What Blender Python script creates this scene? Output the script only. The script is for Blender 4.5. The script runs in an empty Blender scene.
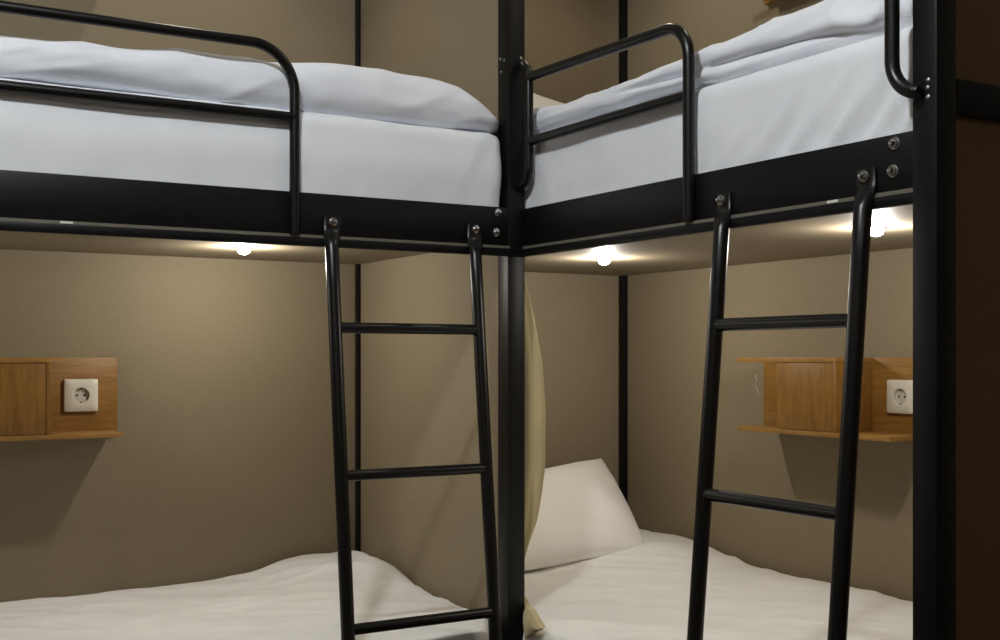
import bpy, bmesh, math, random
from mathutils import Vector, Matrix, noise
C = bpy.context.scene.collection
PI = math.pi
random.seed(4)

# ------------------------------------------------------------------ helpers
def lin(r, g, b):
    f = lambda v: v/12.92 if v <= .04045 else ((v+.055)/1.055)**2.4
    return (f(r/255), f(g/255), f(b/255), 1)

def mat(name, col, rough=.5, metal=0, spec=.5):
    m = bpy.data.materials.new(name); m.use_nodes = True
    b = m.node_tree.nodes['Principled BSDF']
    b.inputs['Base Color'].default_value = col
    b.inputs['Roughness'].default_value = rough
    b.inputs['Metallic'].default_value = metal
    b.inputs['Specular IOR Level'].default_value = spec
    return m, m.node_tree, b

def nd(t, typ, **kw):
    n = t.nodes.new(typ)
    for k, v in kw.items():
        if k in n.inputs.keys(): n.inputs[k].default_value = v
        else: setattr(n, k, v)
    return n

def add_noise_colour(t, b, c1, c2, scale, detail=4, stretch=(1, 1, 1), lo=.3, hi=.7):
    tc = nd(t, 'ShaderNodeTexCoord'); mp = nd(t, 'ShaderNodeMapping'); mp.inputs['Scale'].default_value = stretch
    t.links.new(tc.outputs['Object'], mp.inputs['Vector'])
    n = nd(t, 'ShaderNodeTexNoise', Scale=scale, Detail=detail)
    t.links.new(mp.outputs[0], n.inputs['Vector'])
    r = nd(t, 'ShaderNodeValToRGB'); e = r.color_ramp.elements
    e[0].position = lo; e[0].color = c1; e[1].position = hi; e[1].color = c2
    t.links.new(n.outputs['Fac'], r.inputs[0]); t.links.new(r.outputs[0], b.inputs['Base Color'])
    return mp, n, r

def add_bump(t, b, src, strength, dist):
    bp = nd(t, 'ShaderNodeBump', Strength=strength, Distance=dist)
    t.links.new(src, bp.inputs['Height']); t.links.new(bp.outputs[0], b.inputs['Normal'])

def linen(name, c1, c2, rough=.75, spec=.3):
    m, t, b = mat(name, c1, rough, 0, spec)
    mp, n, r = add_noise_colour(t, b, c1, c2, 160, 4, (1, 1, .8))
    n2 = nd(t, 'ShaderNodeTexNoise', Scale=420, Detail=2)
    t.links.new(mp.outputs[0], n2.inputs['Vector'])
    add_bump(t, b, n2.outputs['Fac'], .12, .001)
    return m

def cloth(name, c1, c2, rough=.85):
    m, t, b = mat(name, c1, rough, 0, .2)
    mp, n, r = add_noise_colour(t, b, c1, c2, 7, 3)
    n2 = nd(t, 'ShaderNodeTexNoise', Scale=38, Detail=5)
    t.links.new(mp.outputs[0], n2.inputs['Vector'])
    add_bump(t, b, n2.outputs['Fac'], .10, .006)
    b.inputs['Sheen Weight'].default_value = .15
    return m

def wood(name, c1, c2, stretch, scale=9):
    m, t, b = mat(name, c1, .45, 0, .4)
    mp, n, r = add_noise_colour(t, b, c1, c2, scale, 7, stretch, .32, .68)
    n.inputs['Distortion'].default_value = .8
    add_bump(t, b, n.outputs['Fac'], .08, .002)
    return m

def emitter(name, col, s):
    m = bpy.data.materials.new(name); m.use_nodes = True; t = m.node_tree; t.nodes.clear()
    e = nd(t, 'ShaderNodeEmission', Color=col, Strength=s); o = nd(t, 'ShaderNodeOutputMaterial')
    t.links.new(e.outputs[0], o.inputs[0]); return m

M = {}
M['wall'] = linen('taupe_linen_board', lin(135, 122.5, 100), lin(141, 128.5, 105))
M['deck'] = linen('deck_board', lin(130, 118, 97), lin(136, 124, 103), .6)
M['dark_panel'] = linen('dark_brown_laminate', lin(112, 86, 58), lin(122, 95, 66), .5, .3)
M['room'] = mat('room_paint', lin(120, 110, 95), .9)[0]
M['ceiling'] = mat('ceiling_paint', lin(170, 165, 155), .9)[0]
m, t, b = mat('floor_wood', lin(90, 70, 50), .5); add_noise_colour(t, b, lin(80, 60, 42), lin(105, 82, 58), 6, 6, (1, 12, 1)); M['floor'] = m
m, t, b = mat('black_powder_coat', lin(15, 15, 16), .42, 0, .28)
n = nd(t, 'ShaderNodeTexNoise', Scale=900, Detail=2); tc = nd(t, 'ShaderNodeTexCoord')
t.links.new(tc.outputs['Object'], n.inputs['Vector']); add_bump(t, b, n.outputs['Fac'], .18, .0006); M['black'] = m
m, t, b = mat('black_gloss_tube', lin(15, 14, 13), .33, 0, .38); M['tube'] = m
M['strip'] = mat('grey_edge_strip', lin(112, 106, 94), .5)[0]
M['rivet'] = mat('dull_steel', (.32, .32, .31, 1), .5, 1)[0]
M['chrome'] = mat('bright_steel', (.75, .75, .75, 1), .22, 1)[0]
M['cool'] = cloth('white_cotton_sheet', lin(232, 234, 238), lin(238, 240, 243))
M['cool_duvet'] = cloth('white_duvet_cover', lin(226, 229, 236), lin(236, 238, 243))
M['warm'] = cloth('white_cotton_bedding', lin(232, 231, 228), lin(240, 239, 236))
M['pillow'] = cloth('white_pillowcase', lin(238, 236, 232), lin(244, 242, 238))
M['curtain'] = cloth('cream_curtain_cloth', lin(184, 170, 130), lin(196, 182, 142))
M['wood_h'] = wood('oak_veneer_horizontal', lin(130, 91, 38), lin(156, 114, 54), (1.2, 9, 9))
M['wood_v'] = wood('oak_veneer_vertical', lin(126, 88, 37), lin(150, 109, 50), (9, 9, 1.2))
M['wood_edge'] = wood('oak_edge', lin(146, 107, 54), lin(164, 124, 66), (2, 9, 9))
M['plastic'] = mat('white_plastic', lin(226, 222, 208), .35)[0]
M['well'] = mat('socket_well_plastic', lin(200, 196, 184), .4)[0]
M['hole'] = mat('dark_hole', lin(12, 12, 12), .8)[0]
M['scuff'] = mat('white_scuff', lin(206, 198, 180), .9)[0]
M['bulb'] = emitter('lit_bulb', (1, .90, .72, 1), 90)

def obj(name, bm, m, parent=None, smooth=True, angle=40):
    me = bpy.data.meshes.new(name)
    bmesh.ops.recalc_face_normals(bm, faces=bm.faces)
    if smooth:
        for f in bm.faces: f.smooth = True
        for e in bm.edges:
            if len(e.link_faces) == 2 and e.calc_face_angle(0) > math.radians(angle): e.smooth = False
    bm.to_mesh(me); bm.free()
    if isinstance(m, (list, tuple)):
        for x in m: me.materials.append(x)
    else: me.materials.append(m)
    o = bpy.data.objects.new(name, me); C.objects.link(o)
    if parent is not None:
        o.parent = parent
        # geometry of parts is written in the parent's own frame
    return o

def thing(name, label, cat, loc=(0, 0, 0), rz=0, group=None):
    o = bpy.data.objects.new(name, None); C.objects.link(o)
    o.empty_display_size = .05
    o.location = loc; o.rotation_euler = (0, 0, rz); o['label'] = label; o['category'] = cat
    if group: o['group'] = group
    return o

def tag(o, label, cat, group=None):
    o['label'] = label; o['category'] = cat
    if group: o['group'] = group
    return o

def struct(name, bm, m):
    o = obj(name, bm, m); o['kind'] = 'structure'; return o

def box(bm, x0, x1, y0, y1, z0, z1, bev=0, seg=2):
    r = bmesh.ops.create_cube(bm, size=1)
    vs = r['verts']
    for v in vs:
        v.co = Vector((x0+(v.co.x+.5)*(x1-x0), y0+(v.co.y+.5)*(y1-y0), z0+(v.co.z+.5)*(z1-z0)))
    if bev:
        es = list({e for v in vs for e in v.link_edges})
        bmesh.ops.bevel(bm, geom=es, offset=bev, segments=seg, affect='EDGES', profile=.5)
    return bm

def B(*a, **k): return box(bmesh.new(), *a, **k)

def fillet(pts, rad, n=10):
    """polyline with rounded inner corners"""
    pts = [Vector(p) for p in pts]; out = [pts[0]]
    for i in range(1, len(pts)-1):
        p, a, c = pts[i], pts[i-1], pts[i+1]
        r = rad[i-1] if isinstance(rad, (list, tuple)) else rad
        if r <= 0: out.append(p); continue
        u = (a-p).normalized(); w = (c-p).normalized()
        ang = u.angle(w); d = r/math.tan(ang/2)
        d = min(d, (a-p).length*.98, (c-p).length*.98); rr = d*math.tan(ang/2)
        cen = p+(u+w).normalized()*(rr/math.sin(ang/2))
        s, e = p+u*d-cen, p+w*d-cen
        tot = s.angle(e); ax = s.cross(e).normalized()
        for k in range(n+1): out.append(cen+Matrix.Rotation(tot*k/n, 3, ax) @ s)
    out.append(pts[-1]); return out

def tube(bm, pts, r, n=16, scale=None):
    """swept round tube; scale(i, count) -> (a, b) optional ellipse factors"""
    pts = [Vector(p) for p in pts]; N = len(pts); rings = []
    T = [(pts[min(i+1, N-1)]-pts[max(i-1, 0)]).normalized() for i in range(N)]
    up = Vector((0, 0, 1)) if abs(T[0].z) < .9 else Vector((1, 0, 0))
    u = (up-T[0]*up.dot(T[0])).normalized()
    for i in range(N):
        u = (u-T[i]*u.dot(T[i])).normalized(); v = T[i].cross(u)
        a, b = scale(i, N) if scale else (1, 1)
        rings.append([bm.verts.new(pts[i]+u*(math.cos(2*PI*k/n)*r*a)+v*(math.sin(2*PI*k/n)*r*b)) for k in range(n)])
    for i in range(N-1):
        for k in range(n):
            bm.faces.new((rings[i][k], rings[i][(k+1) % n], rings[i+1][(k+1) % n], rings[i+1][k]))
    bm.faces.new(rings[0][::-1]); bm.faces.new(rings[-1])
    return bm

def lathe(bm, prof, cen, axis, n=20):
    """prof: (radius, distance along axis)"""
    axis = Vector(axis).normalized(); cen = Vector(cen)
    u = axis.orthogonal().normalized(); v = axis.cross(u); rings = []
    for r, h in prof:
        if r < 1e-6: rings.append([bm.verts.new(cen+axis*h)])
        else: rings.append([bm.verts.new(cen+axis*h+u*(r*math.cos(2*PI*k/n))+v*(r*math.sin(2*PI*k/n))) for k in range(n)])
    for a, b in zip(rings, rings[1:]):
        for k in range(n):
            l = (k+1) % n
            if len(a) == 1 and len(b) == 1: continue
            if len(a) == 1: bm.faces.new((a[0], b[k], b[l]))
            elif len(b) == 1: bm.faces.new((a[k], a[l], b[0]))
            else: bm.faces.new((a[k], a[l], b[l], b[k]))
    return bm

def soft_box(x0, x1, y0, y1, z0, z1, r, res, warp):
    """rounded box, grid on every side; warp(p, n) -> moved point"""
    bm = bmesh.new(); lo = Vector((x0, y0, z0)); hi = Vector((x1, y1, z1)); L = hi-lo
    nn = [max(4, int(round(L[i]/res[i]))) for i in range(3)]; cache = {}
    def vert(key):
        if key in cache: return cache[key]
        p = Vector([lo[i]+L[i]*key[i]/nn[i] for i in range(3)])
        q = Vector([min(max(p[i], lo[i]+r), hi[i]-r) for i in range(3)])
        d = p-q
        if d.length > 1e-9: nrm = d.normalized(); p = q+nrm*r
        else: nrm = Vector((0, 0, 1))
        cache[key] = bm.verts.new(warp(p, nrm)); return cache[key]
    for ax in range(3):
        a, b = [i for i in range(3) if i != ax]
        for side in (0, nn[ax]):
            for i in range(nn[a]):
                for j in range(nn[b]):
                    ks = []
                    for di, dj in ((0, 0), (1, 0), (1, 1), (0, 1)):
                        k = [0, 0, 0]; k[ax] = side; k[a] = i+di; k[b] = j+dj; ks.append(vert(tuple(k)))
                    bm.faces.new(ks)
    return bm

def fbm(x, y, z, o=3): return noise.fractal(Vector((x, y, z)), 1.0, 2.0, o, noise_basis='PERLIN_ORIGINAL')
def ridge(x, y, z): return 1-min(1, abs(noise.noise(Vector((x, y, z))))*3.2)
def sst(a, b, x):
    t = min(1, max(0, (x-a)/(b-a))); return t*t*(3-2*t)
def interp(tab, x):
    if x <= tab[0][0]: return tab[0][1]
    for (a, p), (b, q) in zip(tab, tab[1:]):
        if x <= b: return p+(q-p)*(x-a)/(b-a)
    return tab[-1][1]

# ------------------------------------------------------------------ sizes
W, K = .874, .978            # back wall (y), right wall (x)
CEIL = 2.66
XB = .034                    # front plane of the right bunk
FB, LT, TB = 1.361, 1.361, 1.336   # fascia bottom, underside of the lower tube
RT = 1.451                   # fascia top

# ------------------------------------------------------------------ room shell
struct('floor', B(-3.3, K+.1, -4.3, W+.1, -.1, 0), M['floor'])
struct('ceiling', B(-3.3, K+.1, -4.3, W+.1, CEIL, CEIL+.1), M['ceiling'])
struct('wall_back', B(-3.3, K+.1, W, W+.1, 0, CEIL), M['wall'])
struct('wall_right', B(K, K+.1, -4.3, W, 0, CEIL), M['wall'])
struct('wall_left', B(-3.3, -3.2, -4.2, W, 0, CEIL), M['room'])
struct('wall_front', B(-3.2, K, -4.3, -4.2, 0, CEIL), M['room'])
struct('wall_partition', B(.0, .018, .0495, W, 0, CEIL), M['wall'])
struct('wall_end', B(.042, K, -1.200, -1.182, 0, CEIL), M['dark_panel'])

# ------------------------------------------------------------------ bolts
def bolt(parent, p, axis, s=1.12):
    bm = bmesh.new()
    lathe(bm, [(0, 0), (.0085*s, 0), (.0085*s, .0018), (.0066*s, .0024), (.0066*s, .006), (.0045*s, .0065)], p, axis, 6*3)
    lathe(bm, [(.0046*s, .006), (.0044*s, .0085), (.0032*s, .0112), (0, .0124)], p, axis, 16)
    return obj('bolt', bm, M['chrome'], parent)

def rivet(parent, p, axis):
    bm = bmesh.new(); lathe(bm, [(0, 0), (.0042, 0), (.0038, .0015), (.002, .0026), (0, .003)], p, axis, 14)
    return obj('rivet', bm, M['rivet'], parent)

# ------------------------------------------------------------------ left bunk
bedA = thing('bunk_bed', 'black steel bunk bed along the back wall, left of the corner post', 'bunk bed', (0, 0, 0))
XL = -2.06
P = M['black']
def postbox(x0, x1, y0, y1, par, nm='post'): return obj(nm, B(x0, x1, y0, y1, 0, CEIL-.002, bev=.003), P, par)
postbox(-.0075, .039, 0, .049, bedA)
postbox(XL-.045, XL, 0, .045, bedA)
obj('corner_strip', B(-.010, -.0005, W-.022, W-.0005, 0, CEIL-.002, bev=.001), P, bedA)
for z0 in (FB, .26):
    obj('side_rail', B(XL, -.008, 0, .016, z0, z0+.090, bev=.002), P, bedA)
    obj('lower_tube', B(XL, .038 if z0 > 1 else -.008, -.012, -.0005, z0-.025, z0-.0065, bev=.003, seg=2), P, bedA)
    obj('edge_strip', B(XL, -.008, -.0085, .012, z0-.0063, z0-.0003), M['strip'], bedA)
    obj('deck_board', B(XL, -.002, .017, W-.003, z0+.015, z0+.033), M['deck'], bedA)
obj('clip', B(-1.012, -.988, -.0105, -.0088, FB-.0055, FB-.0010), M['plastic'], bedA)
# guard rail
bm = bmesh.new()
tube(bm, fillet([(XL, -.012, 1.752), (-.541, -.012, 1.752), (-.541, -.012, FB)], .095, 16), .0108)
tube(bm, [(XL, -.012, 1.605), (-.54, -.012, 1.605)], .0108)
obj('guard_rail', bm, M['tube'], bedA)
for p in ((-.036, 0, 1.437), (-.040, 0, 1.391)): bolt(bedA, p, (0, -1, 0))
for p in ((-.007, .018, 1.800), (-.007, .036, 1.806), (-.007, .033, 1.775), (-.007, .030, 1.503)): rivet(bedA, p, (-1, 0, 0))
for p in ((.028, 0, 1.806), (.028, 0, 1.782), (.026, 0, 1.497)): rivet(bedA, p, (0, -1, 0))

# ------------------------------------------------------------------ ladders
def ladder(parent, x0, x1, lean, zr, ztab, frame, toff):
    """two leaning rails with flattened bolted tops; frame maps (across, out, up) to the room"""
    fr = lambda a, o, z: Vector(frame(a, o, z))
    root = None
    zk = 1.345; bow = .0
    out = lambda z: .028+lean*(zk-.02-z)
    for i, x in enumerate((x0, x1)):
        xt = x+toff[i]; pts = [fr(xt, .0045, ztab[i]+.013), fr(xt, .0045, ztab[i]-.012), fr(xt*.75+x*.25, .008, ztab[i]-.024), fr(xt*.35+x*.65, .019, zk+.010), fr(x, .027, zk-.008)]
        N0 = len(pts)
        pts += [fr(x, out(z), z) for z in (1.25, 1.0, .7, .4, .1, .004)]
        def sc(k, N):
            # across the rail, then along the outward direction
            return {0: (1.30, .28), 1: (1.40, .28), 2: (1.40, .40), 3: (1.12, .85)}.get(k, (1, 1))
        bm = bmesh.new()
        # build the section explicitly so that the flat end lies on the side rail
        rings = []; r = .0146; n = 18
        A = fr(1, 0, 0)-fr(0, 0, 0); O = fr(0, 1, 0)-fr(0, 0, 0); Z = Vector((0, 0, 1))
        for k, p in enumerate(pts):
            a, b = sc(k, len(pts))
            rings.append([bm.verts.new(p+A*(math.cos(2*PI*q/n)*r*a)+O*(math.sin(2*PI*q/n)*r*b)) for q in range(n)])
        for k in range(len(pts)-1):
            for q in range(n): bm.faces.new((rings[k][q], rings[k][(q+1) % n], rings[k+1][(q+1) % n], rings[k+1][q]))
        bm.faces.new(rings[0]); bm.faces.new(rings[-1])
        if root is None:
            root = bpy.data.objects.new('ladder', None); C.objects.link(root); root.parent = parent; root.empty_display_size = .05
        obj('ladder_rail', bm, M['tube'], root, angle=60)
        bolt(root, fr(xt, .0085, ztab[i]), O)
        fb = bmesh.new(); lathe(fb, [(0, 0), (.0165, 0), (.0165, .03), (.0145, .034), (0, .034)], fr(x, out(0), 0.0), Z, 18)
        obj('rubber_foot', fb, M['hole'], root)
    for z in zr:
        obj('rung', tube(bmesh.new(), [fr(x0+.008, out(z), z), fr(x1-.008, out(z), z)], .0118), M['tube'], root)
    return root
ladder(bedA, -.463, -.112, .105, (1.163, .852, .536, .225), (1.391, 1.394), lambda a, o, z: (a, -o, z), (.010, .012))

# ------------------------------------------------------------------ right bunk
bedB = thing('bunk_bed', 'black steel bunk bed along the right wall, right of the corner post', 'bunk bed', (0, 0, 0))
YF = -1.167
postbox(-.006, .039, -1.212, YF, bedB)
obj('corner_strip', B(K-.018, K-.0005, W-.029, W-.0005, 0, CEIL-.002, bev=.001), P, bedB)
for z0 in (FB, .26):
    obj('side_rail', B(XB, XB+.016, YF, -.001, z0, z0+.090, bev=.002), P, bedB)
    obj('lower_tube', B(XB-.012, XB-.0005, YF, -.0125, z0-.025, z0-.0065, bev=.003, seg=2), P, bedB)
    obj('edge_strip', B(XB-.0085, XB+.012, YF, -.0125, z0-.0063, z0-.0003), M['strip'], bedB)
    obj('deck_board', B(XB+.017, K-.003, -1.18, W-.003, z0+.015, z0+.033), M['deck'], bedB)
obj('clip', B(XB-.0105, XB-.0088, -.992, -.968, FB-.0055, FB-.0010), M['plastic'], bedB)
xg = XB-.012
bm = bmesh.new()
tube(bm, fillet([(xg, -.046, 1.751), (xg, -.616, 1.741), (xg, -.616, FB)], .068, 14), .0116)
tube(bm, [(xg, -.046, 1.602), (xg, -.613, 1.602)], .0108)
tube(bm, fillet([(xg, .0, 1.790), (xg, -.043, 1.782), (xg, -.043, 1.508), (xg, .0, 1.500)], .040, 10), .0108)
obj('guard_rail', bm, M['tube'], bedB)
xr = -.015
obj('grab_loop', tube(bmesh.new(), fillet([(xr-.002, -1.190, 1.806), (xr-.002, -1.139, 1.796), (xr-.002, -1.139, 1.506), (xr-.002, -1.190, 1.494)], .056, 12), .0112, 16, lambda i, N: (.8, .8) if i in (0, N-1) else (1, 1)), M['tube'], bedB)
for p in ((-.006, -1.197, 1.511), (-.006, -1.196, 1.500), (-.006, -1.197, 1.486)): rivet(bedB, p, (-1, 0, 0))
obj('end_rail', B(.039, K-.002, -1.2115, -1.2005, 1.464, 1.517, bev=.002), P, bedB)
for p in ((XB, -1.101, 1.436), (XB, -1.098, 1.393)): bolt(bedB, p, (-1, 0, 0), 1.22)
ladder(bedB, .727, 1.060, .085, (1.159, .853, .540, .228), (1.391, 1.391), lambda a, o, z: (XB-o, -a, z), (-.022, -.014))

# ------------------------------------------------------------------ bedding
def n3(s, p, o=0): return noise.noise(Vector((p.x*s+o, p.y*s-o, p.z*s+o*.5)))

# upper left mattress, fitted sheet
def wA(p, n):
    d = .004*n3(3, p, 3)+.0018*n3(11, p, 1)
    t = sst(1.50, 1.44, p.z)
    d += .004*t*noise.noise(Vector((p.x*42, p.z*6, 5)))          # gathers along the rail
    d += .006*math.exp(-((p.z-1.53)/.05)**2)*(1 if n.y < -.5 else 0)
    return p+n*d
o = obj('mattress', soft_box(XL+.02, -.013, .006, W-.02, 1.396, 1.630, .032, (.014, .03, .012), wA), M['cool'], angle=80)
tag(o, 'white-sheeted mattress in the upper left bunk, behind the long guard rail', 'mattress', 'mattresses in the bunks')

# upper left duvet
topA = [(-2.0, 1.715), (-1.1, 1.716), (-.9, 1.719), (-.68, 1.727), (-.5, 1.738), (-.4, 1.745), (-.31, 1.750), (-.21, 1.740), (-.13, 1.724), (-.07, 1.704), (-.03, 1.682), (-.008, 1.664)]
def wDA(p, n):
    zt = interp(topA, p.x); f = (p.z-1.628)/.11
    f = max(0, f)
    q = Vector((p.x, p.y, 1.628+f*(zt-1.628)))
    back = sst(.25, .8, p.y); q.z -= back*.05*f
    front = sst(.12, .0, p.y)
    d = .006*fbm(p.x*3.1, p.y*4, p.z*4, 2)+.008*front*noise.noise(Vector((p.x*6+p.z*7, p.z*9, 2)))
    d += .010*front*ridge(p.x*3.2+p.z*6, p.z*5-p.x*1.2, 1.5)*sst(1.63, 1.70, p.z)
    d += .006*front*ridge(p.x*6-p.z*9, p.z*11+p.x*1.5, 6.3)
    q += n*d
    if p.x > -.12: q.y += .012*sst(-.12, -.01, p.x)*(1 if p.y < .3 else 0)
    if q.z < 1.624: q.z = 1.624+.003*noise.noise(Vector((p.x*9, 0, 0)))
    q.y += front*.006*min(1, f)-.006*front*math.sin(min(1, f)*PI)
    return q
o = obj('duvet', soft_box(XL+.03, -.008, .014, W-.025, 1.628, 1.738, .044, (.011, .022, .008), wDA), M['cool_duvet'], angle=80)
tag(o, 'puffy white duvet on the upper left mattress, tapering off at the corner post', 'duvet', 'duvets on the bunks')

# upper right mattress
def wB(p, n):
    d = .003*n3(3, p, 8)+.0015*n3(11, p, 2)
    if n.x < -.3:
        t = sst(-.45, -1.10, p.y)
        d += .017*t*sst(1.61, 1.46, p.z)*noise.noise(Vector((p.y*26+p.z*16, p.z*3, 5)))
        d += .009*t*ridge(p.y*11+p.z*12, p.z*2, 2)*sst(1.59, 1.47, p.z)
        d += .003*sst(1.50, 1.45, p.z)*noise.noise(Vector((p.y*40, p.z*5, 9)))
        d += .003*noise.noise(Vector((p.y*5, p.z*14, 1)))
    if n.x < -.3: d = min(d, .001+.03*sst(1.448, 1.50, p.z))
    return p+n*d
o = obj('mattress', soft_box(XB+.008, K-.01, -1.155, W-.035, 1.396, 1.626, .035, (.03, .011, .011), wB), M['cool'], angle=80)
tag(o, 'white-sheeted mattress in the upper right bunk, gathered along the rail beside the near post', 'mattress', 'mattresses in the bunks')

topB = [(-1.15, 1.727), (-.93, 1.722), (-.84, 1.719), (-.69, 1.708), (-.55, 1.700), (-.40, 1.690), (-.30, 1.690), (-.1, 1.690), (.06, 1.700), (.25, 1.705), (.4, 1.69)]
lowB = [(-1.15, 1.613), (-.9, 1.624), (-.72, 1.628), (-.6, 1.632), (-.4, 1.640), (-.2, 1.634), (0, 1.628), (.4, 1.626)]
def wDB(p, n):
    zt = interp(topB, p.y); zl = interp(lowB, p.y) if p.x < XB+.15 else 1.624
    f = max(0, (p.z-1.624)/.09)
    q = Vector((p.x, p.y, zl+f*(zt-zl)))
    front = sst(XB+.16, XB+.02, p.x)
    d = .004*fbm(p.x*4, p.y*3, p.z*4, 2)
    d += .010*front*noise.noise(Vector((p.y*4+p.z*16, p.z*20-p.y*3, 7)))*sst(1.615, 1.66, p.z)
    d -= .020*front*math.exp(-((p.z-(1.655+.035*(p.y+.6)))/.010)**2)*sst(-.25, -.5, p.y)*sst(-1.2, -.95, p.y)
    d += .018*front*ridge(p.y*7+1.3, p.z*14, 3.1)*sst(-.85, -1.02, p.y)
    d += .006*front*ridge(p.y*5+p.z*14, p.z*12-p.y*2, 8.1)
    q += n*d
    q.x += .02*sst(-.1, .35, p.y)*front
    if q.z < zl-.006: q.z = zl-.006
    q.x += front*.018*min(1, f)**1.2
    return q
o = obj('duvet', soft_box(XB+.014, K-.02, -1.150, .42, 1.624, 1.714, .038, (.022, .010, .007), wDB), M['cool_duvet'], angle=80)
tag(o, 'creased white duvet folded out on the upper right mattress', 'duvet', 'duvets on the bunks')

# lower left: mattress and duvet
def wplain(p, n): return p+n*(.003*n3(4, p, 2))
o = obj('mattress', soft_box(XL+.02, -.012, .024, W-.012, .2935, .445, .03, (.05, .04, .03), wplain), M['warm'], angle=80)
tag(o, 'white mattress of the lower left bunk, under the rumpled duvet', 'mattress', 'mattresses in the bunks')
def wLA(p, n):
    q = p.copy()
    if n.z > .2:
        k = sst(.46, .49, p.z)
        bump = .037*sst(-.37, -.17, p.x)*sst(.38, .68, p.y)-.006*sst(-.30, -.6, p.x)*sst(.4, .8, p.y)
        bump += .012*sst(-.6, -.2, p.x)*sst(.1, .5, p.y)
        w = .006*fbm(p.x*3+p.y*2, p.y*5, 1, 3)
        w += .007*ridge(p.x*2.4-p.y*1.2, p.y*4+p.x*2.2, 4)*(.4+.6*sst(-.9, -.2, p.x))
        w += .0045*ridge(p.x*4+p.y*6, p.y*5-p.x*3, 7.7)
        w += .0040*ridge(p.x*2.2, p.y*10+p.x*3.5+2*noise.noise(Vector((p.x*3, p.y*3, 4))), 2.2)
        w += .010*ridge(p.x*5-p.y*3, p.y*2.6+p.x*4, 1.1)*sst(-.35, -.12, p.x)*sst(.3, .6, p.y)
        q.z += k*(bump+w)
    if p.x > -.05: q.z -= .012*sst(-.05, -.0, p.x)
    if p.y < .02 and p.z < .465: q.z -= (.465-p.z)*1.9*sst(.02, -.01, p.y)
    if p.y < .10 and p.x > -.3:
        lim = -.012-.075*sst(.07, -.05, p.y); q.x = -.3+(q.x+.3)*(lim+.3)/.297
    return q
o = obj('duvet', soft_box(XL+.02, -.003, -.075, W-.004, .435, .482, .02, (.010, .010, .010), wLA), M['warm'], angle=80)
tag(o, 'rumpled white duvet on the lower left bunk, heaped up near the back corner', 'duvet', 'duvets on the bunks')

# lower right: sheeted mattress
def wLB(p, n):
    q = p.copy()
    if n.z > .2:
        k = sst(.46, .49, p.z)
        bump = .046*sst(.12, .55, p.y)*sst(.3, .9, p.x)
        w = .004*fbm(p.x*3, p.y*4, 5, 3)
        w += .0042*ridge(p.x*2.2+p.y*1.5, p.y*5+p.x*3.6+1.5*noise.noise(Vector((p.x*2, p.y*2, 7))), 4)
        w += .0018*ridge(p.x*3+p.y*2, p.y*11+p.x*6.5+2*noise.noise(Vector((p.x*3, p.y*3, 2))), 9)
        w += .004*ridge(p.y*7, p.x*2, 3)*sst(.85, .95, p.x)
        q.z += k*(bump+w)
    else: q += n*(.006*noise.noise(Vector((p.y*9, p.z*4, 3))))*sst(.2, .1, p.x)
    if p.x < .2: q.x = max(q.x, .056*sst(.42, .36, p.z)) if p.z < .42 else q.x
    t = sst(-.10, -.012, p.y); q.x = max(q.x, .046) if p.y > -.012 else q.x+(max(q.x, .046)-q.x)*t
    return q
o = obj('mattress', soft_box(-.026, K-.004, -1.160, W-.032, .2935, .488, .026, (.010, .010, .014), wLB), M['warm'], angle=80)
tag(o, 'white-sheeted mattress with fine creases in the lower right bunk, under the leaning pillow', 'mattress', 'mattresses in the bunks')

# pillows
def pillow(name, BL, BR, TR, TL, T, seed, label):
    BL, BR, TR, TL = map(Vector, (BL, BR, TR, TL)); bm = bmesh.new(); N = 44; M_ = 32; rows = {}
    nrm = (BR-BL).cross(TL-BL).normalized()
    for s in (1, -1):
        for i in range(N+1):
            for j in range(M_+1):
                u, v = 2*i/N-1, 2*j/M_-1
                edge = i in (0, N) or j in (0, M_)
                if s < 0 and edge: rows[(s, i, j)] = rows[(1, i, j)]; continue
                # sides bow in a little between the corners
                uu = u*(1+.012*(1-v*v)*abs(u)**3); vv = v*(1-.04*(1-u*u)*abs(v)**3)
                cr = max(0, abs(u*v)-.80)**2; uu *= 1-.3*cr; vv *= 1-.3*cr
                a, b2 = (uu+1)/2, (vv+1)/2
                p = (BL*(1-a)+BR*a)*(1-b2)+(TL*(1-a)+TR*a)*b2
                h = ((1-abs(u)**2.6)*(1-abs(v)**2.4))
                h = max(h, 0)**.55
                t = T*h*(1+.10*noise.noise(Vector((u*1.7+seed, v*1.7, s))))
                t += .0035*h*noise.noise(Vector((u*6, v*6+seed, s)))+.005*ridge(u*2+seed, v*2.4+u, s)*h*(abs(u)**2)
                rows[(s, i, j)] = bm.verts.new(p+nrm*(t*s))
        for i in range(N):
            for j in range(M_):
                bm.faces.new((rows[(s, i, j)], rows[(s, i+1, j)], rows[(s, i+1, j+1)], rows[(s, i, j+1)]))
    o = obj(name, bm, M['pillow'], angle=100)
    return tag(o, label, 'pillow', 'pillows at the heads of the right bunks')
pillow('pillow', (.19, .420, .506), (.797, .503, .511), (.830, .79, .773), (.22, .72, .700), .072, 1.0, 'white pillow leaning on the back wall of the lower right bunk, beside the cream curtain')
pillow('pillow', (.20, .50, 1.68), (.86, .52, 1.67), (.86, .79, 1.87), (.22, .74, 1.955), .055, 5.0, 'white pillow behind the corner post on the upper right bunk')

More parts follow.
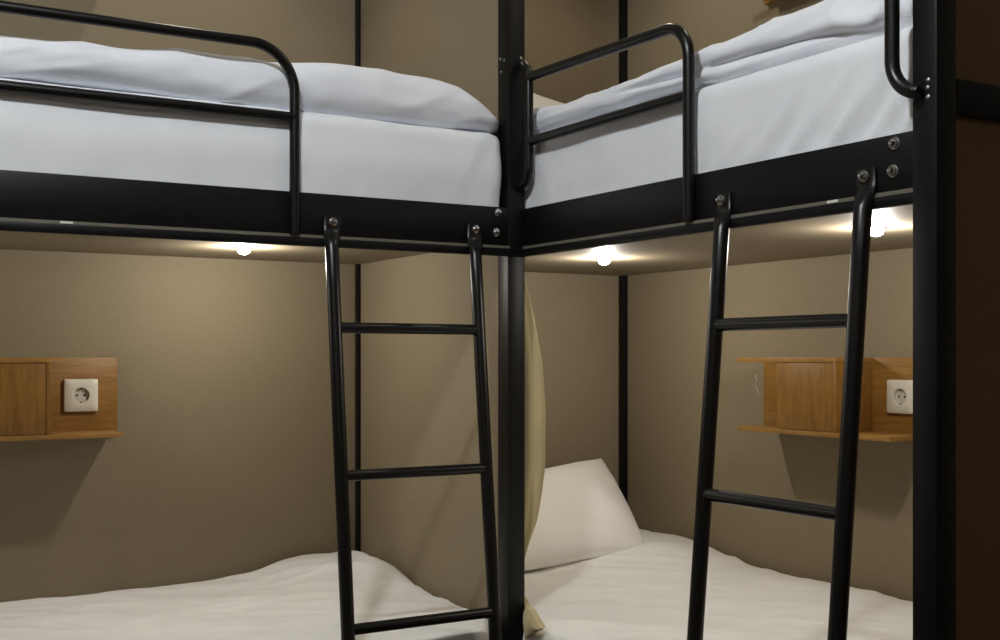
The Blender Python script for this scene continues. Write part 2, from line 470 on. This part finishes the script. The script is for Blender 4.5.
# curtain bundle behind the corner post
cur = thing('curtain', 'cream curtain gathered behind the corner post over the lower right bunk', 'curtain', (0, 0, 0))
edge = [(.50, .070), (.58, .072), (.63, .088), (.70, .112), (.76, .123), (.83, .134), (.98, .136), (1.09, .126), (1.16, .112), (1.24, .094), (1.32, .078), (1.376, .070)]
bm = bmesh.new(); n = 72; rings = []
zs = [1.375-.0145*i for i in range(61)]
for z in zs:
    xr_ = interp(edge, z)+.012*sst(1.37, 1.2, z)*sst(.55, .75, z); xl = .0215; cx = (xl+xr_)/2; rx = (xr_-xl)/2; ry = .034+.006*sst(1.37, 1.0, z); cy = .088; ring = []
    for k in range(n):
        a = 2*PI*k/n
        pl = 1-.26*(.5+.5*math.sin(a*9+.8*math.sin(z*3)))*sst(.0, .02, 1.40-z)
        ring.append(bm.verts.new((cx+rx*math.cos(a)*(.5+.5*pl)*1.04, cy+ry*math.sin(a)*pl, z)))
    rings.append(ring)
for a, b2 in zip(rings, rings[1:]):
    for k in range(n): bm.faces.new((a[k], a[(k+1) % n], b2[(k+1) % n], b2[k]))
bm.faces.new(rings[0][::-1]); bm.faces.new(rings[-1])
obj('gathered_cloth', bm, M['curtain'], cur, angle=180)
# loose hem lying on the edge of the mattress
bm = bmesh.new()
top = [(.080, .085, .515), (.051, .018, .508), (.014, -.045, .520), (-.022, -.120, .530), (-.029, -.150, .519), (-.034, -.182, .504)]
bot = [(.075, .085, .480), (.049, .014, .478), (.010, -.042, .470), (-.033, -.112, .468), (-.036, -.146, .485), (-.038, -.178, .500)]
tp = [[bm.verts.new(Vector(a).lerp(Vector(b2), t/6)+Vector((-.006*math.sin(t/6*PI), 0, 0))) for t in range(7)] for a, b2 in zip(top, bot)]
tk = [[bm.verts.new(v.co+Vector((.016, .004, 0))) for i, v in enumerate(c)] for c in tp]
for cols in (tp, tk):
    for a, b2 in zip(cols, cols[1:]):
        for i in range(6): bm.faces.new((a[i], b2[i], b2[i+1], a[i+1]))
for i in range(6):
    bm.faces.new((tp[0][i], tp[0][i+1], tk[0][i+1], tk[0][i])); bm.faces.new((tp[-1][i], tk[-1][i], tk[-1][i+1], tp[-1][i+1]))
for i in range(5):
    bm.faces.new((tp[i][0], tk[i][0], tk[i+1][0], tp[i+1][0])); bm.faces.new((tp[i][6], tp[i+1][6], tk[i+1][6], tk[i][6]))
obj('hem', bm, M['curtain'], cur, angle=30)

# ------------------------------------------------------------------ wall shelves with sockets
def make_shelf(label):
    s = thing('wall_shelf', label, 'shelf', (0, 0, 0), 0, 'wooden bedside wall shelves')
    obj('backboard', B(-.594, 0, -.016, 0, .006, .206, bev=.001), M['wood_h'], s)
    obj('bottom_plank', B(-.556, -.017, -.150, -.0165, .002, .0142, bev=.001), M['wood_edge'], s)
    obj('top_plank', B(-.556, -.191, -.150, -.0165, .193, .206, bev=.001), M['wood_edge'], s)
    obj('side_panel', B(-.203, -.191, -.149, -.0165, .0145, .1925, bev=.0008), M['wood_v'], s)
    obj('side_panel', B(-.408, -.396, -.132, -.0165, .0145, .1925, bev=.0008), M['wood_v'], s)
    obj('door', B(-.408, -.2045, -.148, -.134, .0155, .1915, bev=.0008), M['wood_v'], s)
    # socket
    cx, cz, h = -.0945, .107, .0425; yb, yf = -.0162, -.0265
    bm = bmesh.new(); n = 48; R_ = .0200
    def sq(k, hh):
        a = 2*PI*k/n; c, s_ = math.cos(a), math.sin(a); m_ = (abs(c)**40+abs(s_)**40)**(1/40)
        return cx+hh*c/m_, cz+hh*s_/m_
    def ci(k, r): a = 2*PI*k/n; return cx+r*math.cos(a), cz+r*math.sin(a)
    loops = []
    for fn, r, y in ((sq, h, yb), (sq, h, yf+.002), (sq, h-.0025, yf), (ci, R_+.001, yf), (ci, R_, yf+.001)):
        loops.append([bm.verts.new((fn(k, r)[0], y, fn(k, r)[1])) for k in range(n)])
    for a, b2 in zip(loops, loops[1:]):
        for k in range(n): bm.faces.new((a[k], a[(k+1) % n], b2[(k+1) % n], b2[k]))
    sk = obj('power_socket', bm, M['plastic'], s); sk['label'] = 'white square wall socket'
    bm = bmesh.new(); lathe(bm, [(R_, .001), (R_-.001, .0088), (0, .0088)], (cx, yf, cz), (0, 1, 0), 40)
    obj('socket_well', bm, M['well'], sk)
    for dx in (-.0095, .0095):
        bm = bmesh.new(); lathe(bm, [(.0031, 0), (0, 0)], (cx+dx, yf+.0086, cz), (0, 1, 0), 14); obj('pin_hole', bm, M['hole'], sk)
    for dz in (-1, 1):
        obj('earth_clip', B(cx-.0025, cx+.0025, yf+.001, yf+.0085, cz+dz*.0175-.0012, cz+dz*.0175+.0012), M['chrome'], sk)
    return s
def copy_tree(o, parent=None):
    c = o.copy(); C.objects.link(c); c.parent = parent
    for ch in list(o.children): copy_tree(ch, c)
    return c
shelf = make_shelf('wooden wall shelf with a white socket, on the back wall of the lower left bunk')
shelf.location = (-.703, W, .894)
for loc, rz, lab in (((K, -.417, .894), -PI/2, 'wooden wall shelf on the right wall of the lower right bunk, seen through the ladder'),
                     ((-.703, W, 2.114), 0, 'wooden wall shelf high on the back wall over the upper left bunk'),
                     ((K, -.417, 2.114), -PI/2, 'wooden wall shelf high on the right wall over the upper right bunk')):
    c = copy_tree(shelf); c.location = loc; c.rotation_euler = (0, 0, rz); c['label'] = lab
# small white scuff on the wall beside the right shelf
bm = bmesh.new()
tube(bm, [(K-.0006, .226, 1.05), (K-.0006, .219, 1.032), (K-.0006, .228, 1.018), (K-.0006, .215, 1.004), (K-.0006, .212, .992)], .0016, 6)
tag(obj('scuff_mark', bm, M['scuff']), 'small pale scuff on the wall left of the right wooden shelf', 'mark')

# ------------------------------------------------------------------ lights
LOW, UP, ROOM = 5.1, 7.5, 66
COL_LOW, COL_UP, COL_ROOM = (1, .955, .87), (1, .90, .74), (.93, .97, 1)
def downlight(p, label, power, col, rad=.013, group='small spotlights under the bunks', cone=0):
    t = thing('downlight', label, 'light', p, 0, group)
    bm = bmesh.new(); lathe(bm, [(.030, 0), (.030, -.002), (.022, -.004), (.019, -.001), (.019, 0)], (0, 0, -.0002), (0, 0, 1), 28)
    obj('trim_ring', bm, M['chrome'], t)
    bm = bmesh.new(); lathe(bm, [(.0165, -.0005), (.0165, -.008), (.014, -.0145), (.008, -.0185), (0, -.020)], (0, 0, 0), (0, 0, 1), 24)
    obj('bulb', bm, M['bulb'], t)
    l = bpy.data.lights.new('spot_glow', 'SPOT' if cone else 'POINT'); l.energy = power
    if cone: l.spot_size = math.radians(cone); l.spot_blend = .5
    l.color = col; l.shadow_soft_size = rad
    lo = bpy.data.objects.new('spot_glow', l); C.objects.link(lo); lo.parent = t; lo.location = (0, 0, -.036)
    return t
downlight((-.481, .490, 1.376), 'small lit spotlight under the upper left bunk', LOW, COL_LOW)
downlight((-1.50, .490, 1.376), 'small lit spotlight under the far left end of the upper left bunk', 3.4, COL_LOW)
downlight((.485, .300, 1.376), 'small lit spotlight under the upper right bunk, nearest the corner post', LOW, COL_LOW)
downlight((.520, -.630, 1.376), 'small lit spotlight under the upper right bunk, beside the top of the ladder', LOW, COL_LOW)
G2 = 'ceiling spotlights over the upper bunks'
for x, y, cn, lab in ((-.50, .52, 100, 'ceiling spotlight over the upper left bunk near the corner'),
                  (.48, .30, 140, 'ceiling spotlight over the head of the upper right bunk'), (.52, -.63, 140, 'ceiling spotlight over the foot of the upper right bunk')):
    downlight((x, y, CEIL), lab, UP, COL_UP, group=G2, cone=cn)
for x, y, pw, lab in ((-1.30, -1.30, ROOM, 'ceiling lamp in the aisle in front of the bunks'), (-1.9, -3.1, 14, 'added fill lamp on the ceiling at the back of the room')):  # second one is an unseen fill lamp, added behind the camera
    t = thing('ceiling_lamp', lab, 'light', (x, y, CEIL))
    bm = bmesh.new(); lathe(bm, [(.075, 0), (.075, -.012), (.062, -.014), (.060, -.004), (0, -.004)], (0, 0, -.0002), (0, 0, 1), 32)
    obj('lamp_housing', bm, M['plastic'], t)
    l = bpy.data.lights.new('lamp_glow', 'POINT'); l.energy = pw; l.color = COL_ROOM; l.shadow_soft_size = .065
    lo = bpy.data.objects.new('lamp_glow', l); C.objects.link(lo); lo.parent = t; lo.location = (0, 0, -.07)

# ------------------------------------------------------------------ world, camera, view
w = bpy.data.worlds.new('World'); bpy.context.scene.world = w; w.use_nodes = True
w.node_tree.nodes['Background'].inputs[0].default_value = (.02, .02, .02, 1)
cam = bpy.data.cameras.new('Camera'); co = bpy.data.objects.new('Camera', cam); C.objects.link(co)
co.location = (-1.4591, -2.3899, 1.10); co.rotation_euler = (PI/2, 0, -.5389)
cam.lens = 42.966; cam.sensor_width = 36; cam.shift_y = .0375; cam.clip_start = .02
sc = bpy.context.scene; sc.camera = co
vs = sc.view_settings; vs.view_transform = 'Standard'; vs.look = 'None'; vs.gamma = 1; vs.use_curve_mapping = False; vs.exposure = 0
sc.cycles.max_bounces = 8; sc.cycles.diffuse_bounces = 6
sc.cycles.use_denoising = True
